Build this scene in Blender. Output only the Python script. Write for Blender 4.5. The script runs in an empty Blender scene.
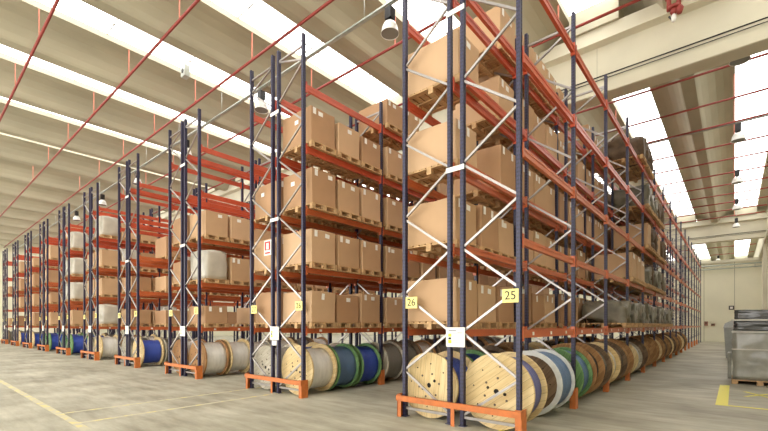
import bpy, bmesh, math, random
from mathutils import Vector, Matrix, noise
rnd = random.Random(7)
sc = bpy.context.scene
COL = sc.collection
PI = math.pi

# ------------------------------------------------------------------ materials
def nodes_of(name):
    m = bpy.data.materials.new(name); m.use_nodes = True
    nt = m.node_tree
    return m, nt, nt.nodes['Principled BSDF']

def lin(c):
    return tuple(((v / 12.92) if v <= .04045 else ((v + .055) / 1.055) ** 2.4) for v in [x / 255 for x in c]) + (1,)

def mat(name, rgb, rough=.6, metal=0, vary=.12, scale=6, stretch=(1, 1, 1), bump=0, rgb2=None, spec=.5, coat=0):
    """base colour broken up by procedural noise in object space"""
    m, nt, b = nodes_of(name)
    N, L = nt.nodes, nt.links
    tc = N.new('ShaderNodeTexCoord'); mp = N.new('ShaderNodeMapping'); mp.inputs['Scale'].default_value = stretch
    L.new(tc.outputs['Object'], mp.inputs['Vector'])
    nz = N.new('ShaderNodeTexNoise'); nz.inputs['Scale'].default_value = scale; nz.inputs['Detail'].default_value = 5
    L.new(mp.outputs[0], nz.inputs['Vector'])
    c = lin(rgb)
    rp = N.new('ShaderNodeValToRGB'); rp.color_ramp.elements[0].position = .3; rp.color_ramp.elements[1].position = .7
    if rgb2: a, d = lin(rgb2), c
    else:
        a = tuple(v * (1 - vary) for v in c[:3]) + (1,); d = tuple(min(1, v * (1 + vary)) for v in c[:3]) + (1,)
    rp.color_ramp.elements[0].color = a; rp.color_ramp.elements[1].color = d
    L.new(nz.outputs['Fac'], rp.inputs[0]); L.new(rp.outputs[0], b.inputs['Base Color'])
    b.inputs['Roughness'].default_value = rough; b.inputs['Metallic'].default_value = metal
    b.inputs['Specular IOR Level'].default_value = spec
    b.inputs['Coat Weight'].default_value = coat
    if bump:
        bp = N.new('ShaderNodeBump'); bp.inputs['Strength'].default_value = bump; bp.inputs['Distance'].default_value = .02
        L.new(nz.outputs['Fac'], bp.inputs['Height']); L.new(bp.outputs[0], b.inputs['Normal'])
    return m

M = {}
M['concrete_roof'] = mat('precast_concrete', (178, 172, 150), .9, vary=.12, scale=1.3, stretch=(1, .25, 1))
M['girder'] = mat('girder_concrete', (204, 199, 178), .9, vary=.06, scale=.9)
M['wall'] = mat('painted_wall_panel', (226, 222, 200), .85, vary=.04, scale=.6)
M['joint'] = mat('panel_joint', (150, 145, 125), .9, vary=.05)
M['beam_upper_lit'] = mat('orange_steel_upper_lit', (194, 84, 56), .3, vary=.10, scale=3)  # upper beams: the redder look of their light is put into the colour
M['beam_lower_lit'] = mat('orange_steel_lower_lit', (194, 102, 60), .34, vary=.10, scale=3)  # same beams lower down, their more orange light put into the colour
M['guard'] = mat('orange_guard_steel', (192, 108, 50), .5, vary=.15, scale=9)
M['galv'] = mat('galvanised_brace', (168, 163, 160), .34, metal=.75, vary=.08, scale=8)
M['pipe'] = mat('red_pipe', (146, 56, 48), .5, vary=.1, scale=3)
M['rod'] = mat('hanger_rod', (196, 118, 96), .6, vary=.1)
M['tray'] = mat('zinc_tray', (190, 195, 188), .5, metal=.4, vary=.1)
M['pallet'] = mat('pallet_wood', (190, 155, 112), .8, vary=.25, scale=14, stretch=(.4, 2, 1))
M['card_a'] = mat('cardboard', (190, 155, 118), .75, vary=.05, scale=2)
M['card_b'] = mat('cardboard_dark', (176, 138, 102), .75, vary=.06, scale=2)
M['card_c'] = mat('cardboard_pale', (200, 166, 130), .75, vary=.05, scale=2)
M['tape'] = mat('packing_tape', (196, 158, 112), .3, vary=.04)
M['paper'] = mat('white_paper', (238, 236, 230), .6, vary=.02)
M['paper_orange'] = mat('buff_paper', (225, 205, 180), .6, vary=.05)
M['wrap_white'] = mat('white_stretch_wrap', (186, 180, 166), .32, vary=.12, scale=3, bump=.4, coat=.2)
M['wrap_grey'] = mat('grey_stretch_wrap', (140, 138, 126), .3, vary=.2, scale=3, bump=.6, coat=.3)
M['wrap_dark'] = mat('dark_brown_sacking', (96, 76, 58), .6, vary=.35, scale=5, bump=.7)
M['wrap_olive'] = mat('olive_grey_wrap', (112, 106, 90), .4, vary=.3, scale=4, bump=.7)
M['wrap_black'] = mat('dark_stretch_wrap', (70, 70, 70), .25, vary=.3, scale=5, bump=.6, coat=.4)
M['wrap_bundle'] = mat('smoky_stretch_wrap', (104, 101, 92), .28, vary=.35, scale=4, bump=.8, coat=.4)
M['black'] = mat('black_plastic', (30, 29, 30), .5, vary=.1)
M['dark'] = mat('dark_hole', (26, 20, 16), .9, vary=.1)
M['white'] = mat('white_enamel', (232, 232, 228), .35, vary=.02)
M['sign_yellow'] = mat('yellow_sign', (246, 232, 140), .5, vary=.02)
M['ink'] = mat('black_ink', (24, 24, 24), .6, vary=.02)
M['ink_red'] = mat('red_ink', (186, 40, 40), .6, vary=.02)
M['ink_grey'] = mat('grey_ink', (150, 150, 155), .6, vary=.02)
M['ink_green'] = mat('lime_ink', (200, 205, 60), .6, vary=.02)
M['cable_white'] = mat('white_wrapped_cable', (214, 212, 206), .4, vary=.14, scale=3, stretch=(1, 3, 1), bump=.5)
M['rim_white'] = mat('white_drum_rim', (205, 208, 208), .45, vary=.1)
M['bolt'] = mat('bolt_steel', (96, 84, 72), .5, metal=.5, vary=.2)
M['bin'] = mat('grey_bin', (150, 152, 146), .5, vary=.08)
M['red_box'] = mat('red_cabinet', (150, 104, 84), .5, vary=.05)

def post_mat():
    """navy rolled post with a row of small slots"""
    m, nt, b = nodes_of('navy_post_steel'); N, L = nt.nodes, nt.links
    tc = N.new('ShaderNodeTexCoord'); sp = N.new('ShaderNodeSeparateXYZ'); L.new(tc.outputs['Object'], sp.inputs[0])
    def mth(op, a, bb=None):
        n = N.new('ShaderNodeMath'); n.operation = op
        for i, v in enumerate((a, bb)):
            if v is None: continue
            if isinstance(v, (int, float)): n.inputs[i].default_value = v
            else: L.new(v, n.inputs[i])
        return n.outputs[0]
    fz = mth('FRACT', mth('MULTIPLY', sp.outputs['Z'], 16)); slot = mth('LESS_THAN', mth('ABSOLUTE', mth('SUBTRACT', fz, .5)), .22)
    ax = mth('ABSOLUTE', sp.outputs['X']); ay = mth('ABSOLUTE', sp.outputs['Y'])
    cx = mth('LESS_THAN', mth('ABSOLUTE', mth('SUBTRACT', ax, .014)), .007)
    cy = mth('LESS_THAN', mth('ABSOLUTE', mth('SUBTRACT', ay, .026)), .009)
    near = mth('MAXIMUM', mth('MULTIPLY', cx, mth('GREATER_THAN', ay, .041)), mth('MULTIPLY', cy, mth('GREATER_THAN', ax, .024)))
    f = mth('MULTIPLY', slot, near)
    mx = N.new('ShaderNodeMix'); mx.data_type = 'RGBA'
    L.new(f, mx.inputs['Factor']); mx.inputs['A'].default_value = lin((46, 44, 74)); mx.inputs['B'].default_value = lin((14, 13, 22))
    L.new(mx.outputs['Result'], b.inputs['Base Color']); b.inputs['Roughness'].default_value = .45
    return m
M['post'] = post_mat()

def wood_mat(name, rgb, rgb2, plank=.11):
    """planks of a drum flange: one tone per board plus grain"""
    m, nt, b = nodes_of(name); N, L = nt.nodes, nt.links
    tc = N.new('ShaderNodeTexCoord'); sp = N.new('ShaderNodeSeparateXYZ'); L.new(tc.outputs['Object'], sp.inputs[0])
    fl = N.new('ShaderNodeMath'); fl.operation = 'DIVIDE'; L.new(sp.outputs['X'], fl.inputs[0]); fl.inputs[1].default_value = plank
    fr = N.new('ShaderNodeMath'); fr.operation = 'FRACT'; L.new(fl.outputs[0], fr.inputs[0])
    fo = N.new('ShaderNodeMath'); fo.operation = 'FLOOR'; L.new(fl.outputs[0], fo.inputs[0])
    wn = N.new('ShaderNodeTexWhiteNoise'); wn.noise_dimensions = '1D'; L.new(fo.outputs[0], wn.inputs['W'])
    mp = N.new('ShaderNodeMapping'); mp.inputs['Scale'].default_value = (14, 14, 1.5); L.new(tc.outputs['Object'], mp.inputs[0])
    nz = N.new('ShaderNodeTexNoise'); nz.inputs['Scale'].default_value = 2.2; nz.inputs['Detail'].default_value = 6; L.new(mp.outputs[0], nz.inputs['Vector'])
    ad = N.new('ShaderNodeMath'); ad.operation = 'MULTIPLY_ADD'; L.new(wn.outputs['Value'], ad.inputs[0]); ad.inputs[1].default_value = .45
    L.new(nz.outputs['Fac'], ad.inputs[2])
    rp = N.new('ShaderNodeValToRGB'); rp.color_ramp.elements[0].position = .3; rp.color_ramp.elements[1].position = 1.0
    rp.color_ramp.elements[0].color = lin(rgb2); rp.color_ramp.elements[1].color = lin(rgb); L.new(ad.outputs[0], rp.inputs[0])
    gap = N.new('ShaderNodeMath'); gap.operation = 'LESS_THAN'; L.new(fr.outputs[0], gap.inputs[0]); gap.inputs[1].default_value = .035
    mx = N.new('ShaderNodeMix'); mx.data_type = 'RGBA'; L.new(gap.outputs[0], mx.inputs['Factor'])
    L.new(rp.outputs[0], mx.inputs['A']); mx.inputs['B'].default_value = lin(tuple(int(v * .7) for v in rgb2))
    L.new(mx.outputs['Result'], b.inputs['Base Color']); b.inputs['Roughness'].default_value = .8
    return m
M['wood_tan'] = wood_mat('tan_drum_wood', (226, 204, 156), (196, 168, 118))
M['wood_brown'] = wood_mat('brown_drum_wood', (176, 134, 88), (134, 96, 60))
M['wood_dark'] = wood_mat('dark_drum_wood', (124, 102, 80), (84, 66, 50))
M['wood_grey'] = wood_mat('weathered_drum_wood', (196, 188, 170), (150, 142, 126))
M['wood_green'] = wood_mat('green_drum_wood', (120, 158, 104), (78, 118, 74))

def cable_mat(name, rgb, rough=.45):
    """turns of cable lying side by side along the drum axis"""
    m, nt, b = nodes_of(name); N, L = nt.nodes, nt.links
    tc = N.new('ShaderNodeTexCoord'); wv = N.new('ShaderNodeTexWave'); wv.wave_type = 'BANDS'; wv.bands_direction = 'Y'
    wv.inputs['Scale'].default_value = 9; wv.inputs['Distortion'].default_value = .6; L.new(tc.outputs['Object'], wv.inputs[0])
    rp = N.new('ShaderNodeValToRGB'); c = lin(rgb)
    rp.color_ramp.elements[0].color = tuple(v * .55 for v in c[:3]) + (1,); rp.color_ramp.elements[1].color = c; rp.color_ramp.elements[1].position = .45
    L.new(wv.outputs['Fac'], rp.inputs[0]); L.new(rp.outputs[0], b.inputs['Base Color'])
    bp = N.new('ShaderNodeBump'); bp.inputs['Strength'].default_value = .7; bp.inputs['Distance'].default_value = .02
    L.new(wv.outputs['Fac'], bp.inputs['Height']); L.new(bp.outputs[0], b.inputs['Normal'])
    b.inputs['Roughness'].default_value = rough
    return m
M['cable_blue'] = cable_mat('royal_blue_cable', (52, 82, 190))
M['cable_slate'] = cable_mat('slate_blue_cable', (98, 128, 168))
M['cable_violet'] = cable_mat('violet_blue_cable', (112, 116, 176))
M['cable_grey'] = cable_mat('grey_cable', (140, 136, 126))
M['cable_black'] = cable_mat('black_cable', (48, 46, 48))

def floor_mat():
    m, nt, b = nodes_of('warehouse_concrete_floor'); N, L = nt.nodes, nt.links
    tc = N.new('ShaderNodeTexCoord')
    n1 = N.new('ShaderNodeTexNoise'); n1.inputs['Scale'].default_value = .55; n1.inputs['Detail'].default_value = 6; L.new(tc.outputs['Object'], n1.inputs['Vector'])
    mp = N.new('ShaderNodeMapping'); mp.inputs['Scale'].default_value = (.5, 2.2, 1); L.new(tc.outputs['Object'], mp.inputs[0])
    n2 = N.new('ShaderNodeTexNoise'); n2.inputs['Scale'].default_value = 1.6; n2.inputs['Detail'].default_value = 8; n2.inputs['Roughness'].default_value = .65
    L.new(mp.outputs[0], n2.inputs['Vector'])
    mx = N.new('ShaderNodeMix'); mx.inputs['Factor'].default_value = .5
    L.new(n1.outputs['Fac'], mx.inputs['A']); L.new(n2.outputs['Fac'], mx.inputs['B'])
    rp = N.new('ShaderNodeValToRGB'); e = rp.color_ramp.elements
    e[0].position = .38; e[0].color = lin((132, 127, 110)); e[1].position = .64; e[1].color = lin((186, 182, 164))
    L.new(mx.outputs['Result'], rp.inputs[0]); L.new(rp.outputs[0], b.inputs['Base Color'])
    r2 = N.new('ShaderNodeMapRange'); r2.inputs['To Min'].default_value = .42; r2.inputs['To Max'].default_value = .7
    L.new(n2.outputs['Fac'], r2.inputs['Value']); L.new(r2.outputs[0], b.inputs['Roughness'])
    b.inputs['Specular IOR Level'].default_value = .35
    return m
M['floor'] = floor_mat()

def line_mat(name, rgb, cover):
    """worn floor paint: holes let the concrete tone through"""
    m, nt, b = nodes_of(name); N, L = nt.nodes, nt.links
    tc = N.new('ShaderNodeTexCoord'); nz = N.new('ShaderNodeTexNoise'); nz.inputs['Scale'].default_value = 5; nz.inputs['Detail'].default_value = 8
    L.new(tc.outputs['Object'], nz.inputs['Vector'])
    rp = N.new('ShaderNodeValToRGB'); e = rp.color_ramp.elements
    e[0].position = cover - .04; e[0].color = lin((184, 178, 152)); e[1].position = cover + .04; e[1].color = lin(rgb)
    L.new(nz.outputs['Fac'], rp.inputs[0]); L.new(rp.outputs[0], b.inputs['Base Color']); b.inputs['Roughness'].default_value = .6
    return m
M['line_worn'] = line_mat('worn_yellow_paint', (205, 192, 130), .54)
M['line_fresh'] = line_mat('yellow_paint', (226, 216, 96), .34)

def sky_mat():
    """daylight glowing through the polycarbonate glazing"""
    m = bpy.data.materials.new('skylight_glazing'); m.use_nodes = True
    nt = m.node_tree; nt.nodes.clear()
    o = nt.nodes.new('ShaderNodeOutputMaterial'); e = nt.nodes.new('ShaderNodeEmission')
    e.inputs['Color'].default_value = (1, .985, .95, 1); e.inputs['Strength'].default_value = SKY
    nt.links.new(e.outputs[0], o.inputs[0])
    return m
SKY = 4.6
M['sky'] = sky_mat()
def lens_mat():
    m, nt, b = nodes_of('lamp_glass'); b.inputs['Base Color'].default_value = (.22, .22, .2, 1); b.inputs['Roughness'].default_value = .25
    return m
M['lens'] = lens_mat()

# ------------------------------------------------------------------ mesh helpers
class MB:
    def __init__(s): s.bm = bmesh.new(); s.mats = []
    def mi(s, m):
        if m not in s.mats: s.mats.append(m)
        return s.mats.index(m)
    def box(s, x0, x1, y0, y1, z0, z1, m, mtx=None):
        i = s.mi(m)
        vs = [s.bm.verts.new(v) for v in ((x0, y0, z0), (x1, y0, z0), (x1, y1, z0), (x0, y1, z0), (x0, y0, z1), (x1, y0, z1), (x1, y1, z1), (x0, y1, z1))]
        if mtx:
            for v in vs: v.co = mtx @ v.co
        for q in ((3, 2, 1, 0), (4, 5, 6, 7), (0, 1, 5, 4), (1, 2, 6, 5), (2, 3, 7, 6), (3, 0, 4, 7)):
            f = s.bm.faces.new([vs[k] for k in q]); f.material_index = i
        return s
    def bar(s, a, b, w, m, t=None, up=(0, 0, 1)):
        """rectangular bar from a to b"""
        a, b = Vector(a), Vector(b); d = b - a; L = d.length; d.normalize()
        u = Vector(up)
        if abs(d.dot(u)) > .95: u = Vector((1, 0, 0))
        x = d.cross(u).normalized(); y = x.cross(d)
        mt = Matrix((x, d, y)).transposed().to_4x4(); mt.translation = a
        t = t or w
        return s.box(-w / 2, w / 2, 0, L, -t / 2, t / 2, m, mt)
    def rev(s, prof, m, axis='Z', n=24, at=(0, 0, 0), smooth=True, closed=False):
        """turn a profile of (radius, height) about an axis"""
        i = s.mi(m); rings = []
        for r, h in prof:
            ring = []
            for k in range(n):
                a = 2 * PI * k / n; c, d = r * math.cos(a), r * math.sin(a)
                p = (c, d, h) if axis == 'Z' else (c, h, d) if axis == 'Y' else (h, c, d)
                ring.append(s.bm.verts.new((p[0] + at[0], p[1] + at[1], p[2] + at[2])))
            rings.append(ring)
        pairs = list(zip(rings, rings[1:]))
        if closed: pairs.append((rings[-1], rings[0]))
        for A, B in pairs:
            for k in range(n):
                f = s.bm.faces.new((A[k], A[(k + 1) % n], B[(k + 1) % n], B[k])); f.material_index = i; f.smooth = smooth
        if not closed:
            for R, (r, h) in ((rings[0], prof[0]), (rings[-1], prof[-1])):
                if r > 1e-4:
                    f = s.bm.faces.new(R); f.material_index = i
        return s
    def tube(s, a, b, r, m, n=8):
        a, b = Vector(a), Vector(b); q = (b - a).to_track_quat('Z', 'Y'); i = s.mi(m); R = []
        for p in (a, b):
            R.append([s.bm.verts.new(p + q @ Vector((r * math.cos(2 * PI * k / n), r * math.sin(2 * PI * k / n), 0))) for k in range(n)])
        for k in range(n):
            f = s.bm.faces.new((R[0][k], R[0][(k + 1) % n], R[1][(k + 1) % n], R[1][k])); f.material_index = i; f.smooth = True
        for q2 in R:
            f = s.bm.faces.new(q2); f.material_index = i
        return s
    def prism(s, pts, y0, y1, m):
        """closed outline in XZ drawn out along Y"""
        i = s.mi(m)
        A = [s.bm.verts.new((x, y0, z)) for x, z in pts]; B = [s.bm.verts.new((x, y1, z)) for x, z in pts]; n = len(pts)
        for k in range(n):
            f = s.bm.faces.new((A[k], A[(k + 1) % n], B[(k + 1) % n], B[k])); f.material_index = i
        for q in (A, B):
            f = s.bm.faces.new(q); f.material_index = i
        return s
    def mesh(s, name):
        bmesh.ops.recalc_face_normals(s.bm, faces=s.bm.faces)
        me = bpy.data.meshes.new(name); s.bm.to_mesh(me); s.bm.free()
        for m in s.mats: me.materials.append(M[m] if isinstance(m, str) else m)
        return me
    def build(s, name, parent=None, loc=(0, 0, 0), rz=0):
        return link(name, s.mesh(name), parent, loc, rz)

def link(name, me, parent=None, loc=(0, 0, 0), rz=0):
    o = bpy.data.objects.new(name, me); COL.objects.link(o)
    o.location = loc; o.rotation_euler = (0, 0, rz)
    if parent: o.parent = parent
    return o
def tag(o, label=None, cat=None, group=None, kind=None):
    for k, v in (('label', label), ('category', cat), ('group', group), ('kind', kind)):
        if v: o[k] = v
    return o
def empty(name, loc=(0, 0, 0), rz=0):
    o = link(name, None, None, loc, rz); o.empty_display_size = .2
    return o
def copy_tree(o, parent=None):
    c = o.copy(); COL.objects.link(c)
    for k in list(c.keys()):
        if k in ('label', 'group', 'category') and parent is None: pass
    if parent: c.parent = parent
    for ch in list(o.children): copy_tree(ch, c)
    return c
def text_mesh(txt, size, m, name):
    cu = bpy.data.curves.new(name, 'FONT'); cu.body = txt; cu.size = size; cu.align_x = 'CENTER'; cu.align_y = 'CENTER'; cu.extrude = .0015
    t = bpy.data.objects.new(name, cu); COL.objects.link(t)
    bpy.context.view_layer.update()
    me = bpy.data.meshes.new_from_object(t.evaluated_get(bpy.context.evaluated_depsgraph_get()))
    me.name = name; me.materials.clear(); me.materials.append(M[m])
    bpy.data.objects.remove(t); bpy.data.curves.remove(cu)
    return me

# ------------------------------------------------------------------ layout numbers
X0, Y0 = -2.50, 6.12            # right front post of the nearest double rack
BAY, UNIT = 2.78, 5.19
OFF = (0, .97, 1.22, 2.19)      # the four post lines of a double rack
LEV = (1.62, 3.05, 4.45, 5.92, 7.37)
BH = (.12, .12, .13, .15, .15)
XL, XR, YB, YF, YE = -61.0, 2.0, -16.0, 53.7, 77.0
GIRD = (13.8, 44.6, 75.4)
ORD = ['nearest', 'second', 'third', 'fourth', 'fifth', 'sixth', 'seventh', 'eighth', 'ninth', 'tenth']
NTH = ['first', 'second', 'third', 'fourth', 'fifth', 'sixth', 'seventh', 'eighth', 'ninth', 'tenth', 'eleventh', 'twelfth', 'thirteenth', 'fourteenth', 'fifteenth', 'sixteenth']
def unit_name(u): return ORD[u] + ' double rack'
SIDE = ['right half', 'left half']

# ------------------------------------------------------------------ the hall
MB().box(XL, XR, YB, YE, -.2, 0, 'floor').build('floor')['kind'] = 'structure'
w = MB().box(XL, XR, YF, YF + .3, 0, 7.95, 'wall'); w.build('wall_back')['kind'] = 'structure'
MB().box(XL - .3, XR + .3, YE, YE + .3, 0, 11.4, 'wall').build('wall_far')['kind'] = 'structure'
w = MB().box(XR, XR + .3, YB, YE, 0, 11.4, 'wall'); w.build('wall_right')['kind'] = 'structure'
w = MB().box(XL - .3, XL, YB, YE, 0, 11.4, 'wall'); w.build('wall_left')['kind'] = 'structure'
j = MB()
for k in range(26): j.box(XR - 2.0 - 2.4 * k, XR - 1.96 - 2.4 * k, YF - .01, YF + .01, 0, 8.0, 'joint')
j.build('trim_1')['kind'] = 'structure'
j = MB()
for k in range(22): j.box(XR - .01, XR + .01, 9 + 2.4 * k - 9, 9.04 + 2.4 * k - 9, 0, 8.6, 'joint')
j.build('trim_2')['kind'] = 'structure'
# ledge and cable runs along the back wall
j = MB().box(XL, XR, YF - .15, YF + .45, 7.955, 8.25, 'girder').tube((XL, YF - .3, 7.70), (XR, YF - .3, 7.70), .07, 'tray').tube((XL, YF - .3, 7.35), (XR, YF - .3, 7.35), .06, 'tray')
for q in range(12): j.box(XR - .5 - 5 * q, XR - .45 - 5 * q, YF - .3, YF - .001, 7.3, 7.75, 'tray')
j.build('trim_3')['kind'] = 'structure'
# crane ledge along the right wall
j = MB().box(XR - .22, XR - .01, YB, YE - 2, 8.2, 8.5, 'girder'); j.build('trim_4')['kind'] = 'structure'
for k, y in enumerate((14.05, 24.3, 34.5, 44.85)):
    MB().box(XR - .24, XR - .005, y - .25, y + .25, 0, 8.19, 'girder').build('trim_%d' % (5 + k))['kind'] = 'structure'

# transverse girders
for k, y in enumerate(GIRD + (YB,)):
    g = MB()
    prof = [(-.0, 8.72), (.55, 8.72), (.55, 10.15), (.75, 10.2), (.75, 10.6), (-.25, 10.6), (-.25, 10.2), (0, 10.15), (0, 9.08), (-.03, 9.06), (-.03, 8.74)]
    i = g.mi('girder'); A = [g.bm.verts.new((XL, y + a, z)) for a, z in prof]; B = [g.bm.verts.new((XR, y + a, z)) for a, z in prof]
    for q in range(len(prof)): g.bm.faces.new((A[q], A[(q + 1) % len(prof)], B[(q + 1) % len(prof)], B[q]))
    g.bm.faces.new(A); g.bm.faces.new(B)
    for q in range(7): g.box(XR - 5.2 - 9 * q, XR - 5.19 - 9 * q, y - .004, y + .01, 9.1, 10.14, 'joint')
    g.build('ceiling_girder')['kind'] = 'structure'
    if k < 2:
        c = MB().tube((XL, y - .07, 9.22), (XR, y - .07, 9.22), .018, 'black').tube((XL, y - .07, 9.12), (XR, y - .07, 9.12), .012, 'black')
        tag(c.build('cable_run'), 'thin black cables clipped along the face of the ' + ('near' if k == 0 else 'far') + ' concrete girder', 'cable')

# gull-wing roof elements with glazed strips between them
PITCH, SX = 3.93, .70
half = [(1.29, 11.42), (1.29, 11.09), (1.15, 11.10), (.95, 11.06), (.72, 10.95), (.5, 10.76), (.33, 10.55), (.25, 10.40), (.20, 10.34)]
spans = ((YB, GIRD[0] - .0), (GIRD[0] + .5, GIRD[1]), (GIRD[1] + .5, YF))
n_el = 16
roof = MB()
for k in range(n_el):
    c = SX - PITCH / 2 - PITCH * k
    pts = [(c + x, z) for x, z in half] + [(c - x, z) for x, z in reversed(half)] + [(c, 11.46)]
    roof.prism(pts, YB, YE, 'concrete_roof')
roof.box(SX + .675, XR + .3, YB, YE, 11.1, 11.45, 'concrete_roof')
for (y0, y1) in ((GIRD[0] - .35, GIRD[0] + .9), (GIRD[1] - .35, GIRD[1] + .9), (GIRD[2] - .35, GIRD[2] + .9)):    # closing panels of the glazed wells above the girders
    for k in range(n_el): roof.box(SX - .68 - PITCH * k, SX + .68 - PITCH * k, y0, y1, 10.6, 11.44, 'concrete_roof')
roof.box(XL, XR, YE - .6, YE, 11.1, 11.45, 'concrete_roof')
r = roof.build('ceiling'); r['kind'] = 'structure'
n = 0
for k in range(n_el):
    cx = SX - PITCH * k
    for (a, b) in ((YB, GIRD[0] - .36), (GIRD[0] + .9, GIRD[1] - .36), (GIRD[1] + .9, GIRD[2] - .36)):
        n += 1
        wd = MB().box(cx - .67, cx + .67, a, b, 11.28, 11.30, 'sky').build('window_%d' % n); wd['kind'] = 'structure'
        fr = MB(); y = a + 1.2
        while y < b - .2:
            fr.box(cx - .66, cx + .66, y - .012, y + .012, 11.25, 11.275, 'joint'); y += 2.4
        fr.box(cx - .03, cx - .01, a + .02, b - .02, 11.25, 11.275, 'joint')
        fr.build('glazing_bar', wd)

# ------------------------------------------------------------------ sprinkler pipes, trays, lamps
PH = 10.2
PY = [2.66, 5.04, 7.31, 9.75, 12.5, 17.6, 20.2, 22.6, 25.2, 27.5, 30.0, 32.4, 34.8, 37.2, 39.6, 42.0, 48.0, 52.0, 58.0, 64.0]
PL = ['first of the red pipes from the camera, top left corner', 'second red pipe from the camera, top left', 'third red pipe from the camera, above the rack tops', 'fourth red pipe, passing above the second double rack', 'red pipe just in front of the near girder',
      'first red pipe beyond the near girder', 'second red pipe beyond the near girder', 'third red pipe beyond the near girder, beside the silver tray'] + ['%s red pipe beyond the near girder' % NTH[q] for q in range(3, 11)] + ['%s red pipe beyond the far girder' % NTH[q] for q in range(4)]
for y, lab in zip(PY, PL):
    root = empty('sprinkler_pipe', (0, y, PH)); tag(root, lab, 'pipe', 'red pipes under the roof')
    MB().tube((XL + .1, 0, 0), (XR - .25, 0, 0), .040, 'pipe').build('pipe', root)
    for q in range(9 if y < 12 else 3):
        x = SX - .70 - PITCH * q
        MB().box(x - .02, x + .02, -.012, .012, .03, 11.09 - PH, 'rod').build('hanger_rod', root)
for y, lab in ((8.38, 'thin silver cable tray under the roof over the near ends of the racks'), (22.75, 'thin silver cable tray under the roof beyond the near girder')):
    t = MB().box(XL + .2, XR - .3, y - .05, y + .05, PH - .03, PH - .018, 'tray').box(XL + .2, XR - .3, y - .05, y - .04, PH - .03, PH + .03, 'tray').box(XL + .2, XR - .3, y + .04, y + .05, PH - .03, PH + .03, 'tray')
    for q in range(12):
        x = SX - .70 - PITCH * q
        t.tube((x, y, PH), (x, y, 11.09), .008, 'tray', 6)
    tag(t.build('hanging_cable_tray'), lab, 'cable tray')

def make_lamp():
    r = empty('pendant_lamp')
    MB().box(-.10, .10, -.10, .10, -.30, 0, 'black').rev([(.05, -.36), (.05, -.30)], 'black').build('gear_housing', r)
    MB().rev([(.09, -.36), (.15, -.40), (.20, -.50), (.235, -.66), (.245, -.68), (.235, -.68), (.19, -.5), (.14, -.41), (.06, -.37)], 'white', n=28, closed=True).build('reflector', r)
    MB().rev([(.228, -.668), (.228, -.66)], 'lens', n=28).build('lens', r)
    return r
lamp = make_lamp()
first = True
def put_lamp(x, y, z, lab, up):
    global first
    l = lamp if first else copy_tree(lamp); first = False
    l.location = (x, y, z)
    tag(l, lab, 'lamp', 'high bay lamps')
    for c in list(l.children):
        if c.name.startswith('suspension'): bpy.data.objects.remove(c)
    MB().tube((0, 0, 0), (0, 0, up), .008, 'tray', 6).build('suspension_wire', l)
near_l = ['nearest high bay lamp with white reflector, hanging left of the tall near rack', 'high bay lamp hanging behind the end frame of the second double rack',
          'high bay lamp above the third double rack', 'small high bay lamp above the fourth double rack', 'small high bay lamp above the fifth double rack', 'small high bay lamp above the sixth double rack']
for k in range(6):
    put_lamp(-6.93 - 5.98 * k, 8.38, PH - .13, near_l[k], .10)
for k, (y, s) in enumerate(((15.6, 'grey high bay lamp peeping below the near girder at upper right'), (22.3, 'high bay lamp under right skylight, nearest beyond the girder'), (28.9, 'high bay lamp under right skylight, second beyond the girder'), (35.5, 'high bay lamp under right skylight, third beyond the girder'), (41.9, 'high bay lamp under right skylight, last before the far girder'))):
    put_lamp(.12, y, 9.95, s, 11.275 - 9.95)
put_lamp(-1.45, 63.0, 9.95, 'small lamp far away beyond the far girder, above the back wall', 10.34 - 9.95)
# red valve drop at the top of the picture
v = empty('hanging_sprinkler_valve', (-1.15, 12.5, PH))
tag(v, 'red sprinkler valve assembly hanging in front of the near girder at top right', 'valve')
MB().tube((-.10, 0, -.041), (-.10, 0, -.62), .05, 'pipe').tube((.10, 0, -.05), (.10, 0, -.60), .05, 'pipe').box(-.18, .18, -.05, .05, -.32, -.24, 'pipe').build('drop_pipe', v)
MB().rev([(.10, -.62), (.13, -.60), (.13, -.55), (.10, -.53)], 'pipe', n=12).rev([(.05, -.74), (.08, -.70), (.08, -.62)], 'pipe', n=12).rev([(.06, -.60), (.09, -.66), (.05, -.78)], 'pipe', n=10, at=(.12, 0, 0)).build('valve_body', v)
MB().rev([(.02, -.94), (.05, -.90), (.06, -.82), (.03, -.74)], 'white', n=12).build('sprinkler_head', v)
MB().tube((-.10, 0, -.76), (-.02, 0, -.9), .02, 'black').build('lever', v)
# speaker box under the second glazed strip
s = empty('loudspeaker', (-14.95, 6.6, 10.80))
d = MB().box(-.14, .14, -.1, .1, -.24, .16, 'tray').build('box', s)
MB().rev([(.08, -.115), (.08, -.1)], 'black', axis='Y', n=16, at=(0, 0, -.05)).build('cone', s)
MB().tube((0, 0, .16), (0, 0, .475), .01, 'black', 6).build('suspension_wire', s)
tag(s, 'small grey box hanging from a wire under the left skylight', 'loudspeaker')

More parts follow.
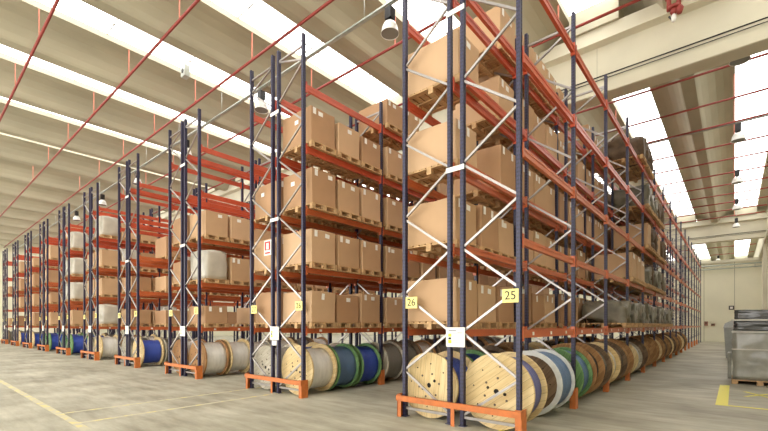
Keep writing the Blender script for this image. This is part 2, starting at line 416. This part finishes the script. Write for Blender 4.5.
# ------------------------------------------------------------------ pallet racks
def post_mesh(H, name='post'):
    m = MB()
    # lipped channel section with a recessed face
    m.box(-.026, .026, -.043, .043, .012, H, 'post')
    m.box(-.032, -.026, -.043, -.020, .012, H, 'post').box(-.032, -.026, .020, .043, .012, H, 'post')
    m.box(.026, .032, -.043, -.020, .012, H, 'post').box(.026, .032, .020, .043, .012, H, 'post')
    m.box(-.06, .06, -.06, .06, 0, .012, 'post')
    return m.mesh(name)
def brace_mesh(H, D, flip):
    """zig-zag lacing between the two posts of a frame; local x runs from the outer post (0) to the inner (D)"""
    m = MB(); z_in, z_out = .17, .86; p = 1.41
    m.bar((0, 0, .155), (D, 0, .155), .04, 'galv', .045)
    k = 0
    while True:
        a, b, c = z_in + p * k, z_out + p * k, z_in + p * (k + 1)
        if b > H - .35:
            m.bar((D - .03, 0, a + .03), (.03, 0, H - .29), .034, 'galv', .038); break
        m.bar((D - .03, 0, a + .03), (.03, 0, b - .03), .034, 'galv', .038)
        if c > H - .25:
            m.bar((.03, 0, b + .03), (D - .03, 0, H - .29), .034, 'galv', .038); break
        m.bar((.03, 0, b + .03), (D - .03, 0, c - .03), .034, 'galv', .038)
        k += 1
    m.bar((0, 0, H - .265), (D, 0, H - .265), .04, 'galv', .042)
    return m.mesh('upright_frame')
FR = {}
for key, H in (('n', 8.07), ('e', 8.53)):
    FR['post' + key] = post_mesh(H); FR['brace' + key] = brace_mesh(H, .97, 0)
BEAM = {}
for l in range(5):
    mm = 'beam_lower_lit' if l < 3 else 'beam_upper_lit'  # beam colour carries the change of light with height
    h = BH[l]; m = MB()
    L0, L1 = .043, BAY - .043
    m.box(-.022, .022, L0, L1, -h, 0, mm).box(.022, .030, L0, L1, -h, -h * .66, mm).box(.022, .030, L0, L1, -h * .34, 0, mm).box(-.030, -.022, L0, L1, -h * .34, 0, mm).box(-.030, -.022, L0, L1, -h, -h * .66, mm)
    for a, b in ((L0 - .004, L0 + .035), (L1 - .035, L1 + .004)):
        m.box(-.034, .048, a, b, -h - .05, .05, mm)
    BEAM[l] = m.mesh('beam')
sticker = MB().box(.031, .033, -.04, .04, -.085, -.03, 'paper').mesh('location_label')
prot = MB().box(.056, .066, -.075, .075, 0, .42, 'guard').box(-.05, .066, -.085, -.075, 0, .42, 'guard').box(-.05, .066, .075, .085, 0, .42, 'guard').mesh('post_protector')

def make_rack(u, side, bays):
    """side 0 = right half (outer posts to the right), 1 = left half"""
    xo = X0 - UNIT * u - (OFF[0] if side == 0 else OFF[3]); xi = X0 - UNIT * u - (OFF[1] if side == 0 else OFF[2])
    sgn = -1 if side == 0 else 1
    root = empty('pallet_rack', (xo, Y0, 0))
    tag(root, 'navy and orange pallet rack, %s of the %s, beside aisle %d' % (SIDE[side], unit_name(u), 25 + u + side), 'pallet rack', 'pallet racks in rows')
    for b in range(bays + 1):
        key = 'e' if b == 0 else 'n'
        f = link('upright_frame', FR['brace' + key], root, (0, BAY * b, 0))
        if sgn < 0: f.rotation_euler = (0, 0, PI)
        link('post', FR['post' + key], f, (0, 0, 0)); link('post', FR['post' + key], f, (.97, 0, 0))
        if side == 0 and 0 < b < 15:
            link('post_protector', prot, root, (.0, BAY * b, 0))
    stuff = MB() if bays > 10 else None
    for b in range(bays):
        for l in range(5):
            for q in range(2):
                if b >= 10:
                    h = BH[l]; x = 0 if q == 0 else sgn * .97
                    stuff.box(x - .03, x + .03, BAY * b + .05, BAY * b + BAY - .05, LEV[l] - h, LEV[l], 'beam_lower_lit' if l < 3 else 'beam_upper_lit'); continue
                bm = link('beam', BEAM[l], root, (sgn * .97 * q, BAY * b, LEV[l]), 0)
                if (q == 0) == (side == 1):
                    bm.rotation_euler = (0, 0, PI); bm.location.y += BAY
                if q == 0 and side == 0 and l == 0 and b < (7 if u == 0 else 2):
                    for t in range(3 if u < 3 else 2):
                        link('location_label', sticker, bm, (0, .5 + .85 * t, 0))
    if stuff:
        o = stuff.build('beams_far', root); o.name = 'beam'; o['kind'] = 'stuff'
    return root
BAYS = [16, 8, 5, 3, 3, 3, 3, 3, 3, 3]
for u in range(10):
    for side in (0, 1): make_rack(u, side, BAYS[u])
    if u < 4:
        for z, zn in ((4.30, 'lower'), (6.97, 'upper')):
            t = MB().box(-OFF[2] - .05, -OFF[1] + .05, -.053, -.044, z, z + .085, 'white').build('row_spacer', None, (X0 - UNIT * u, Y0, 0))
            tag(t, '%s white spacer plate joining the middle posts of the %s' % (zn, unit_name(u)), 'spacer', 'white spacer plates')
    # floor guard round the end of the pair
    x = X0 - UNIT * u
    g = empty('end_guard', (x, Y0 - .10, 0))
    tag(g, 'orange steel floor guard across the aisle end of the %s' % unit_name(u), 'guard rail', 'orange end guards')
    MB().box(-2.29, .09, -.055, -.035, .30, .40, 'guard').box(-2.29, .09, -.056, -.010, .39, .40, 'guard').box(-2.29, .09, -.056, -.010, .30, .31, 'guard').build('rail', g)
    for xx, dx in ((.078, -.09), (-2.278, .09)):
        MB().box(min(xx, xx + .012), max(xx, xx + .012), -.034, .16, .0, .42, 'guard').box(min(xx, xx + dx), max(xx, xx + dx), -.034, -.022, 0, .42, 'guard').build('corner_plate', g)
    MB().box(-1.13, -1.06, -.034, -.022, 0, .40, 'guard').build('middle_plate', g)

# number signs, notice sheets
def sign(u, side):
    num = str(25 + u + side); w = .26
    x = X0 - UNIT * u - (.12 if side == 0 else OFF[3] - .18)
    s = MB().box(-w / 2, w / 2, -.004, .004, -.105, .105, 'sign_yellow').build('aisle_sign', None, (x, Y0 - .0485, 2.11 + .04 * (side == 0)))
    tag(s, 'yellow number sign %s on the %s end frame of the %s' % (num, 'right' if side == 0 else 'left', unit_name(u)), 'sign', 'yellow aisle number signs')
    t = link('number', text_mesh(num, .19, 'ink', 'number'), s, (0, -.006, 0)); t.rotation_euler = (PI / 2, 0, 0)
for u in range(10):
    for side in (0, 1): sign(u, side)
    x = X0 - UNIT * u - 1.095
    s = MB().box(-.18, .18, -.006, .006, -.17, .16, 'paper').build('notice_sheet', None, (x + .01, Y0 - .0505, 1.50))
    tag(s, 'white load notice sheet between the middle posts of the %s' % unit_name(u), 'notice', 'white load notices on rack ends')
    if u < 4:
        p = MB().box(-.13, .02, -.0085, -.0062, .095, .115, 'ink_grey').box(.04, .14, -.0085, -.0062, .075, .085, 'ink_grey').box(-.13, .14, -.0085, -.0062, .058, .063, 'ink_grey')
        for q in range(5): p.box(-.05, .14, -.0085, -.0062, .03 - .032 * q, .034 - .032 * q, 'ink_grey')
        p.build('print', s)
        MB().box(-.135, -.075, -.0085, -.0062, .0, .05, 'ink_green').box(-.13, -.08, -.0085, -.0062, -.045, -.01, 'ink').box(-.135, -.075, -.0085, -.0062, -.11, -.055, 'ink_green').build('load_table', s)
s = MB().box(-.15, .15, -.004, .004, -.19, .19, 'paper').build('safety_sign', None, (X0 - UNIT - 1.38, Y0 - .0485, 3.67))
tag(s, 'white and red fire point sign on the second double rack', 'sign')
MB().box(-.12, .12, -.007, -.0045, -.06, .16, 'ink_red').box(-.05, .05, -.009, -.0072, -.04, .12, 'paper').box(-.11, .11, -.007, -.0045, -.15, -.11, 'ink_red').build('pictogram', s)
s = MB().box(-.10, .10, 0, .004, -.06, .06, 'paper').build('row_label', None, (X0 - UNIT - 1.10, Y0 - .0485, 1.25))
tag(s, 'small white tag below the notice sheet on the second double rack', 'tag')
# floor number beside the nearest guard
s = MB().box(-.16, .16, -.09, .09, 0, .003, 'line_fresh').build('floor_number', None, (-2.72, 6.24, 0))
tag(s, 'yellow floor sticker 25 behind the nearest end guard', 'floor sticker')
t = link('number', text_mesh('25', .17, 'ink', 'number'), s, (0, 0, .0045))

# ------------------------------------------------------------------ pallets and cartons
def pallet_mesh():
    m = MB()
    for x in (-.55, 0, .55): m.box(x - .05, x + .05, -.4, .4, .0, .022, 'pallet')       # bottom boards run with the beams
    for x in (-.55, 0, .55):
        for y in (-.35, 0, .35): m.box(x - .05, x + .05, y - .05 if abs(y) < .1 else y - .05, y + .05, .022, .1, 'pallet')
    for y in (-.35, 0, .35): m.box(-.6, .6, y - .05, y + .05, .1, .12, 'pallet')
    for k in range(9):
        x = -.6 + k * .1375; m.box(x, x + .1, -.4, .4, .12, .142, 'pallet')
    return m.mesh('wooden_pallet')
PAL = pallet_mesh()
PALH = .142
def carton_mesh(seed, mt, W=.575, D=.39, H=.76, puff=.02, open_top=False):
    """carton with soft edges, slightly bulged walls and a sagging lid; W along x, D along y"""
    r = random.Random(seed); m = MB(); i = m.mi(mt); n = 6
    g = bmesh.ops.create_cube(m.bm, size=2)
    bmesh.ops.bevel(m.bm, geom=m.bm.edges[:], offset=.022, segments=1, affect='EDGES')
    bmesh.ops.subdivide_edges(m.bm, edges=[e for e in m.bm.edges if e.calc_length() > .5], cuts=4, use_grid_fill=True)
    off = Vector((r.uniform(0, 50), r.uniform(0, 50), 0)); lean = r.uniform(-.015, .015); lx = r.uniform(-.012, .012)
    for v in m.bm.verts:
        x, y, z = v.co; t = (z + 1) / 2
        b = puff * (1 - z * z) * .6
        nx = noise.noise(v.co * 1.7 + off) * .018 * t
        v.co = Vector((x * (W - .01 - b * (.4) + nx * .4) + lx * t, y * (D - .012 + b * .0 + nx * .35) + lean * t * .6, (t * H) + (noise.noise(Vector((x * 2, y * 2, 0)) + off) * .016 + .012 * (1 - x * x) * (1 - y * y)) * max(0, (t - .6) / .4)))
        v.co.x = max(-W, min(W, v.co.x)); v.co.y = max(-D, min(D, v.co.y)); v.co.z = max(0, v.co.z)
    for f in m.bm.faces: f.material_index = i; f.smooth = True
    me = m.mesh('carton'); me.set_sharp_from_angle(angle=math.radians(28))
    return me
CART = []
for k in range(9):
    CART.append(carton_mesh(k, ('card_a', 'card_b', 'card_c')[k % 3], H=(.76, .80, .72, .78, .83, .74, .77, .70, .79)[k]))
CH = [.76, .80, .72, .78, .83, .74, .77, .70, .79]
LOWC = [carton_mesh(40 + k, ('card_b', 'card_a')[k % 2], H=.55) for k in range(2)]
tape = MB().box(-.03, .03, -.393, .393, .0, .004, 'tape').mesh('tape')
slip = MB().box(.0, .003, -.07, .07, -.05, .05, 'paper').mesh('shipping_label')
slip2 = MB().box(.0, .003, -.045, .045, -.075, .075, 'paper').mesh('shipping_label')
slipend = MB().box(-.07, .07, -.003, 0, -.05, .05, 'paper').mesh('shipping_label')

def lump_mesh(seed, mt, W=.58, D=.38, H=.8, amp=.10, cut=7):
    """soft plastic-wrapped load"""
    m = MB(); i = m.mi(mt)
    bmesh.ops.create_cube(m.bm, size=2)
    bmesh.ops.subdivide_edges(m.bm, edges=m.bm.edges[:], cuts=cut, use_grid_fill=True)
    off = Vector((seed * 3.1, seed * 1.7, seed))
    for v in m.bm.verts:
        p = v.co.copy(); q = p.normalized() * 1.25; p = p.lerp(q, .38)
        d = noise.noise(p * 1.6 + off) * amp * 1.6 + noise.noise(p * 4.5 + off) * amp * .7
        p *= (1 + d)
        v.co = Vector((max(-1, min(1, p.x)) * W, max(-1, min(1, p.y)) * D, (max(-1, min(1.15, p.z)) + 1) / 2 * H))
        if v.co.z < .06: v.co.z = 0
    for f in m.bm.faces: f.material_index = i; f.smooth = True
    return m.mesh('wrapped_load')
LUMP = {'white': [lump_mesh(k, 'wrap_white', amp=.04, H=.95) for k in range(3)], 'dark': [lump_mesh(10 + k, 'wrap_dark', W=.60, amp=.28, H=.74) for k in range(3)],
        'grey': [lump_mesh(20 + k, 'wrap_bundle', W=.60, amp=.24, H=.6) for k in range(3)], 'olive': [lump_mesh(30 + k, 'wrap_olive', W=.60, amp=.26, H=.66) for k in range(3)]}
WORD = {'white': 'white stretch-wrapped load', 'dark': 'lumpy dark brown bundle', 'grey': 'glossy grey wrapped bundle', 'olive': 'olive-grey lumpy bundle'}
SLOT = ['near slot', 'middle slot', 'far slot']
HIDDEN = set('''01320 01400 01410 01420 01500 01502 01510 01512 01520 01522 01523 01600 01602 01603 01610 01612 01613 01620 01622 01623 01700 01703 01710 01713 01720 01723 01800 01803 01810 01812 01813 01820 01823 10202 10210 10212 10220 10222 10223 10300 10302 10303 10304 10310 10312 10313 10314 10320 10322 10323 10324 10400 10402 10403 10410 10411 10412 10413 10420 10422 10423 10500 10502 10503 10510 10512 10513 10520 10522 10523 11020 11100 11120 20120 20122 20200 20202 20212 20220 20222 21011 21021 30102 31020 31021 40110 40120 40122 40123 41012 41022 50100 50110 50112 50120 50122 50123 51011 51012 51021 51022 60011 60020 60021 60022 60023 60100 60101 60103 60110 60111 60112 60113 60114 60120 60121 60122 60123 60124 61013 61021 61022 61023 70011 70020 70021 70022 70023 70100 70101 70102 70103 70110 70111 70112 70113 70120 70121 70122 70123 71010 71012 71020 71022 80011 80021 80022 80023 80101 80102 80103 80111 80112 80113 80121 80122 80123 81010 81011 81020 81021 81022 90010 90020 90022 90100 90102 90110 90112 90120 90122'''.split())   # slots the picture shows nothing of
cnt = 0
def load(u, side, b, s, l, kind):
    global cnt; cnt += 1
    r = rnd
    if '%d%d%d%d%d' % (u, side, b, s, l) in HIDDEN: return
    xo = X0 - UNIT * u - (.485 if side == 0 else OFF[2] + .485)
    y = Y0 + BAY * b + .10 + .43 + s * .86
    where = '%s, %s bay, %s shelf, %s of %s' % (SLOT[s], NTH[b], NTH[l], SIDE[side], unit_name(u))
    x = xo + r.uniform(-.03, .03) + (.03 if side == 0 else -.035); y += r.uniform(-.012, .012)
    z = LEV[l] + .001
    near = (u == 0 and b < 4) or (u == 1 and b < 2) or (u == 2 and b < 1)
    p = link('wooden_pallet', PAL, None, (x, y, z)); tag(p, 'wooden pallet, ' + where, 'pallet', 'wooden pallets on the racks')
    if kind == 'low' or kind == 'box':
        if kind == 'low': me, h, c = LOWC[cnt % 2], .55, 'low brown carton, '
        else:
            i = r.randrange(9); me, h = CART[i], CH[i]; c = ('tan carton, ', 'brown carton, ', 'pale brown carton, ')[i % 3]
        o = link('carton', me, None, (x, y, z + PALH + .001)); tag(o, c + where, 'box', 'cartons on the racks')
        if near:
            sd = 1 if side == 0 or True else -1
            lb = link('shipping_label', slip if r.random() < .6 else slip2, o, (.572, r.uniform(-.2, .22), h - .12)); lb.rotation_euler = (r.uniform(-.1, .1), 0, 0)
            if r.random() < .75:
                lb = link('shipping_label', slip2, o, (.572, r.uniform(-.3, -.2), h - .10))
            if u == 1 and s == 0 and b == 0 and l > 1:
                link('shipping_label', slipend, o, (r.uniform(-.3, .2), -.389, h - .25))
    else:
        me = LUMP[kind][cnt % 3]
        o = link('wrapped_load', me, None, (x, y, z + PALH + .001)); tag(o, WORD[kind] + ', ' + where, 'wrapped load', 'wrapped loads on the racks')

def fill(u, side, b, s, l):
    if u == 0 and side == 1:
        if b == 0:
            if s == 0: return 'box' if l < 4 else None
            if s == 1: return 'box' if l < 2 else None
            return 'box'
        if b < 6:
            if l == 4: return 'box' if b in (1, 3) or (b == 2 and s == 0) else None
            return 'box'
        if b < 9: return {0: 'olive', 1: 'box', 2: 'dark', 3: 'dark', 4: None}[l]
        return None
    if u == 0 and side == 0:
        if b < 2 or b > 6: return None
        if l == 0: return ('grey' if (b + s) % 2 else 'olive') if b > 2 or s == 2 else None
        if b in (3, 4, 5):
            if l == 4: return 'dark' if (b == 4 and s < 2) or (b == 3 and s == 2) else None
            if l == 3: return 'olive' if b == 4 else ('dark' if b == 5 and s < 2 else None)
            if l == 2: return ('dark' if s else 'box') if b > 3 else None
            if l == 1: return 'box' if b == 3 else ('dark' if s == 1 else 'olive')
        return None
    if u == 1 and side == 0:
        if b > 5: return None
        if l == 4: return 'box' if (b == 1 and s in (0, 1)) or b == 3 else None
        return 'box'
    if u == 1 and side == 1:
        if b > 1: return None
        return 'box' if l in (0, 1, 2) else None
    if u == 2:
        if b > (2 if side == 0 else 0): return None
        if side == 0:
            if l > 2: return None
            if l == 0: return 'low' if s != 1 else None
            if l == 1 and s == 0 and b == 0: return 'white'
            return 'box'
        return 'box' if l in (1, 2) else None
    if side == 1:
        if b > 0: return None
        return {3: ('low' if l < 2 else None), 4: ('box' if l in (1, 2) else None), 5: ('white' if l in (1, 2) else None), 6: ('box' if l < 4 and l else None), 7: 'box' if l in (0, 2) else None, 8: 'box' if l < 3 else None, 9: None}[u]
    if b > 1: return None
    if u == 3: return ('low' if (s + b) % 3 else None) if l in (0, 1) else ('box' if l == 2 and (s + b) % 2 else None)
    if u == 4:
        if l > 3: return None
        if l == 3: return 'white' if s == 0 else 'box'
        return 'box' if (s + l) % 3 else 'white'
    if u == 5: return 'white' if l in (1, 2, 3) else ('box' if l == 0 else None)
    if u == 6: return 'box' if l in (0, 3) else ('low' if l == 1 else ('box' if s else None))
    if u == 7: return 'box' if l in (0, 1, 2) else ('low' if l == 3 else None)
    if u == 8: return 'box' if l in (1, 2, 3) else None
    return 'low' if l in (0, 2) else None
for u in range(10):
    for side in (0, 1):
        for b in range(BAYS[u]):
            for s in range(3):
                for l in range(5):
                    k = fill(u, side, b, s, l)
                    if k: load(u, side, b, s, l, k)

# ------------------------------------------------------------------ cable drums
def drum(R, Wd, fl, cab, Rc, hub=None, face=None):
    """drum axis along y; front flange at y=0"""
    r = empty('cable_drum')
    def flange(name):
        m = MB(); t = .055
        m.rev([(.045, 0), (R - .006, 0), (R, .008), (R, t - .008), (R - .006, t), (.045, t)], fl, axis='Y', n=40, smooth=False, closed=True)
        if face: m.rev([(.05, -.004), (R * .86, -.004), (R * .86, 0.0), (.05, 0.0)], face, axis='Y', n=32, smooth=False, closed=True)
        for q in range(6):
            a = 2 * PI * q / 6 + .3
            m.rev([(.018, -.008), (.022, .002)], 'bolt', axis='Y', n=8, at=(.22 * math.cos(a), 0, .22 * math.sin(a)))
        for q in range(8):
            a = 2 * PI * q / 8
            m.rev([(.012, -.006), (.014, .002)], 'dark', axis='Y', n=8, at=((R * .66) * math.cos(a), 0, (R * .66) * math.sin(a)))
        m.rev([(.026, -.006), (.030, .002)], 'dark', axis='Y', n=10, at=(.11, 0, .10)).rev([(.022, -.006), (.026, .002)], 'dark', axis='Y', n=10, at=(-.13, 0, -.09))
        m.rev([(.05, .010), (.05, .012)], 'dark', axis='Y', n=14)
        return m.mesh(name)
    me = flange('flange')
    tilt = rnd.uniform(0, 1.2)
    a = link('flange', me, r, (0, 0, R)); a.rotation_euler = (0, tilt, 0)
    b = link('flange', me, r, (0, Wd - .055, R)); b.rotation_euler = (0, tilt + .3, 0)
    prof = [(Rc * .98, .056)]; n = 7
    for q in range(n + 1): prof.append((Rc * (1 + .015 * math.sin(q * 2.1 + R * 9)), .06 + (Wd - .12) * q / n))
    MB().rev(prof + [(Rc * .98, Wd - .056)], cab, axis='Y', n=36).build('cable_winding', r, (0, 0, R))
    return r
KIND = {
 'tan_violet': (drum, (.62, .60, 'wood_tan', 'cable_violet', .53), 'pale tan drum with violet cable'),
 'tan_small': (drum, (.60, .80, 'wood_tan', 'cable_blue', .47), 'pale tan drum with blue cable'),
 'white_ring': (drum, (.61, .80, 'rim_white', 'cable_slate', .55, None, 'wood_dark'), 'white-rimmed drum with dark wooden face'),
 'white_blue': (drum, (.60, .74, 'wood_green', 'cable_slate', .52), 'green-sided drum with slate-blue cable'),
 'brown': (drum, (.64, .80, 'wood_brown', 'cable_black', .50), 'brown wooden drum with black cable'),
 'dark': (drum, (.62, .78, 'wood_dark', 'cable_grey', .50), 'dark brown drum with grey cable'),
 'tan_white': (drum, (.61, .80, 'wood_tan', 'cable_white', .50), 'pale tan drum wrapped in white'),
 'brown_white': (drum, (.60, .80, 'wood_brown', 'cable_white', .52), 'brown drum wrapped in white'),
 'green_blue': (drum, (.59, .78, 'wood_green', 'cable_blue', .50), 'green-sided drum with blue cable'),
 'grey_white': (drum, (.58, .80, 'wood_grey', 'cable_white', .50), 'grey wooden drum wrapped in white'),
 'grey_grey': (drum, (.60, .80, 'wood_grey', 'cable_grey', .53), 'grey wooden drum with grey cable'),
}
PROTO = {}
def put_drum(k, u, side, b, i, y=None):
    fn, a, lab = KIND[k]
    if k not in PROTO: PROTO[k] = fn(*a); o = PROTO[k]
    else: o = copy_tree(PROTO[k])
    x = X0 - UNIT * u - (.44 if side == 0 else 1.745)
    W = a[1]
    if y is None: y = Y0 + BAY * b + .13 + .87 * i
    o.location = (x, y, 0)
    tag(o, '%s, %s in %s bay, %s, %s' % (lab, NTH[i], NTH[b], SIDE[side], unit_name(u)), 'cable drum', 'cable drums under the racks')
seqR = [['tan_violet', 'white_ring'], ['white_blue', 'brown', 'dark'], ['tan_white', 'dark', 'brown'], ['tan_small', 'grey_white', 'dark'], ['brown', None, 'brown'], ['tan_white', 'brown', 'dark'],
        ['brown', 'dark', 'tan_white'], ['dark', 'brown', 'dark'], ['brown', None, 'tan_white'], ['dark', 'brown', None]]
for b, row in enumerate(seqR):
    for i, k in enumerate(row):
        if not k: continue
        y = None
        if b == 0: y = (6.26, 7.62)[i]
        put_drum(k, 0, 0, b, i, y)
for b, row in enumerate([['tan_small', 'green_blue', 'dark'], ['brown', 'grey_white', 'tan_white'], ['dark', 'green_blue', 'brown'], ['brown', 'dark', 'brown']]):
    for i, k in enumerate(row): put_drum(k, 0, 1, b, i)
for b, row in enumerate([['tan_white', 'white_blue', 'green_blue'], ['grey_grey', 'dark', 'brown_white'], ['dark', 'grey_grey', 'brown'], ['brown', 'dark', 'grey_grey']]):
    for i, k in enumerate(row): put_drum(k, 1, 0, b, i)
for i, k in enumerate(['grey_white', 'tan_small', 'grey_white']): put_drum(k, 1, 1, 0, i)
for b, row in enumerate([['brown_white', 'tan_white', 'grey_white'], ['tan_white', 'dark', 'brown_white']]):
    for i, k in enumerate(row): put_drum(k, 2, 0, b, i)
for u, R_, L_ in ((2, None, 'brown_white'), (3, ['tan_small', 'grey_grey', 'grey_white'], 'grey_grey'), (4, ['tan_white', 'brown_white', 'tan_white'], 'grey_white'), (5, ['green_blue', 'tan_small', 'dark'], 'green_blue'),
                 (6, ['green_blue', 'tan_small', 'white_blue'], 'green_blue'), (7, ['tan_small', 'green_blue'], 'grey_grey'), (8, ['tan_small', 'grey_grey'], 'dark'), (9, ['dark', 'grey_grey'], 'grey_grey')):
    if R_:
        for i, k in enumerate(R_): put_drum(k, u, 0, 0, i)
    put_drum(L_, u, 1, 0, 0)

# ------------------------------------------------------------------ right side: wrapped stack, bin, markings, wall bits
def wrapped_block(name, x0, x1, y0, y1, z0, z1, mt, seed, parent=None, amp=.02):
    m = MB(); i = m.mi(mt)
    bmesh.ops.create_cube(m.bm, size=2)
    bmesh.ops.subdivide_edges(m.bm, edges=m.bm.edges[:], cuts=11, use_grid_fill=True)
    for v in m.bm.verts:
        p = v.co.copy(); d = noise.noise(Vector((p.x * 2 + seed, p.y * 2, p.z * 3))) * amp + noise.noise(Vector((p.x * 6, p.y * 6 + seed, p.z * 9))) * amp * .5
        n = Vector((p.x if abs(p.x) > .99 else 0, p.y if abs(p.y) > .99 else 0, p.z if p.z > .99 else 0))
        q = Vector(((x0 + x1) / 2 + p.x * (x1 - x0) / 2, (y0 + y1) / 2 + p.y * (y1 - y0) / 2, (z0 + z1) / 2 + p.z * (z1 - z0) / 2)) + n * (d - amp)
        v.co = q
    for f in m.bm.faces: f.material_index = i; f.smooth = True
    return m.build(name, parent)
def big_pallet(x0, x1, y0, y1, lab):
    m = MB(); nb = 4
    for k in range(nb):
        x = x0 + (x1 - x0 - .14) * k / (nb - 1)
        for y in (y0, (y0 + y1) / 2 - .07, y1 - .14): m.box(x, x + .14, y, y + .14, .02, .10, 'pallet')
        m.box(x, x + .14, y0, y1, .0, .02, 'pallet')
    for k in range(8):
        y = y0 + (y1 - y0 - .1) * k / 7; m.box(x0, x1, y, y + .1, .10, .125, 'pallet')
    return tag(m.build('wooden_pallet'), lab, 'pallet')
SXA, SXB, SYA, SYB = -.06, 1.70, 15.6, 17.0
big_pallet(SXA, SXB, SYA, SYB, 'wooden pallet under the grey wrapped stack at right')
st = empty('wrapped_stack', (SXA, SYA, .126))
tag(st, 'tall grey plastic-wrapped stack on a pallet by the right wall', 'wrapped stack')
m = wrapped_block('lower_bundle', .0, 1.74, .0, 1.38, 0, 1.42, 'wrap_grey', 3, st, .03)
m = wrapped_block('upper_bundle', .02, 1.72, .02, 1.36, 1.425, 1.72, 'wrap_black', 9, st, .03)
m = wrapped_block('top_bundle', .04, 1.70, .03, 1.34, 1.725, 2.03, 'wrap_black', 14, st, .03)
for z in (.86, 1.36, 1.70):
    MB().box(-.005, 1.745, -.012, -.004, z, z + .035, 'wrap_white').build('strap', st)
wrapped_block('film_tail', -.10, .0, .15, .9, 0, .78, 'wrap_grey', 21, st, .03)
# a second wrapped stack further back
big_pallet(.15, 1.70, 17.3, 18.5, 'wooden pallet under the second wrapped stack behind the first')
st2 = wrapped_block('wrapped_stack', .16, 1.70, 17.32, 18.48, .126, 1.9, 'wrap_grey', 5)
tag(st2, 'grey wrapped stack standing right behind the tall one', 'wrapped stack')
b = empty('waste_container', (.10, 27.0, 0)); tag(b, 'grey waste container standing behind the wrapped stack at right', 'container')
m = MB(); A = [(-.42, .05), (.42, .05), (.5, 1.55), (-.5, 1.55)]; m.prism(A, -.45, .45, 'bin').build('body', b)
MB().prism([(-.52, 1.552), (.52, 1.552), (.46, 1.78), (-.2, 1.92), (-.46, 1.78)], -.47, .47, 'wrap_grey').build('lid', b)
for q in (-.3, .3): MB().rev([(.06, -.03), (.06, .03)], 'black', axis='X', n=12, at=(q, -.3, .06)).build('wheel', b)
# painted markings
def strip(x0, x1, y0, y1, mt, lab, z=.002):
    tag(MB().box(x0, x1, y0, y1, 0.0, z, mt).build('floor_line'), lab, 'floor marking')
strip(-.31, -.10, 11.25, 15.1, 'line_fresh', 'thick yellow floor stripe running toward the grey wrapped stack at right')
strip(-.099, 1.9, 11.25, 11.37, 'line_fresh', 'thin yellow floor line across the front of the marked bay at right')
c = MB()
for a in ((-.22, -.5, .30, .45), (-.22, .45, .30, -.5)): c.bar((a[0], a[1], .0015), (a[2], a[3], .0015), .09, 'line_fresh', .002)
tag(c.build('floor_cross', None, (.42, 13.5, 0)), 'yellow cross painted on the floor before the grey stack', 'floor marking')
strip(-17.5, -8.0, 1.90, 2.02, 'line_worn', 'worn yellow floor line at lower left running across the racks\' direction')
strip(-8.71, -8.61, 2.021, 10.5, 'line_worn', 'faint yellow floor line, nearer of two leading to the rack gap')
strip(-9.86, -9.78, 2.021, 10.5, 'line_worn', 'faint yellow floor line, farther of two leading to the rack gap')
# bits on the back wall
s = MB().box(-.2, .2, -.02, 0, -.2, .2, 'black').build('wall_sign', None, (-.22, YF - .021, 3.42)); tag(s, 'small square black sign on the back wall above the grey stack', 'sign')
MB().box(-.11, .11, -.028, -.021, -.11, .11, 'paper').build('symbol', s)
MB().box(-.14, .14, -.12, 0, -.22, .22, 'red_box').box(-.06, .06, -.2, -.18, -.05, .1, 'bolt').build('hose_box', None, (-2.2, YF - .005, 1.85))
tag(bpy.data.objects['hose_box'], 'small reddish box on the back wall, left of two beside the rack end', 'box')
MB().box(-.16, .16, -.1, 0, -.12, .10, 'red_box').box(-.1, .1, -.17, -.15, -.04, .04, 'bolt').build('switch_box', None, (-1.65, YF - .005, 1.75))
tag(bpy.data.objects['switch_box'], 'small reddish box on the back wall, right of two', 'box')
# doors in the right wall
for k, y in enumerate((31.0, 38.0)):
    d = MB().box(XR - .04, XR - .012, y, y + 2.4, 0, 3.6, 'wall').build('door_%d' % (k + 1)); d['kind'] = 'structure'
    MB().box(XR - .09, XR - .042, y - .12, y, 0, 3.72, 'wood_brown').box(XR - .09, XR - .042, y + 2.4, y + 2.52, 0, 3.72, 'wood_brown').box(XR - .09, XR - .042, y, y + 2.4, 3.6, 3.72, 'wood_brown').build('door_frame', d)

# ------------------------------------------------------------------ light and camera
wd = bpy.data.worlds.new('daylight'); sc.world = wd; wd.use_nodes = True
bg = wd.node_tree.nodes['Background']; bg.inputs[0].default_value = (1.0, .97, .92, 1); bg.inputs[1].default_value = 5.0
cam = bpy.data.cameras.new('camera'); co = bpy.data.objects.new('camera', cam); COL.objects.link(co)
co.location = (0, 0, 1.7); co.rotation_euler = (PI / 2, 0, .7054)
cam.sensor_width = 36; cam.lens = 411.36 * 36 / 768; cam.shift_y = (325.0 - 215.5) / 768; cam.clip_end = 300; cam.clip_start = .05
sc.camera = co
sc.view_settings.view_transform = 'Standard'; sc.view_settings.look = 'None'; sc.view_settings.gamma = 1
sc.view_settings.use_curve_mapping = False
sc.view_settings.exposure = .27
sc.cycles.max_bounces = 8; sc.cycles.diffuse_bounces = 6
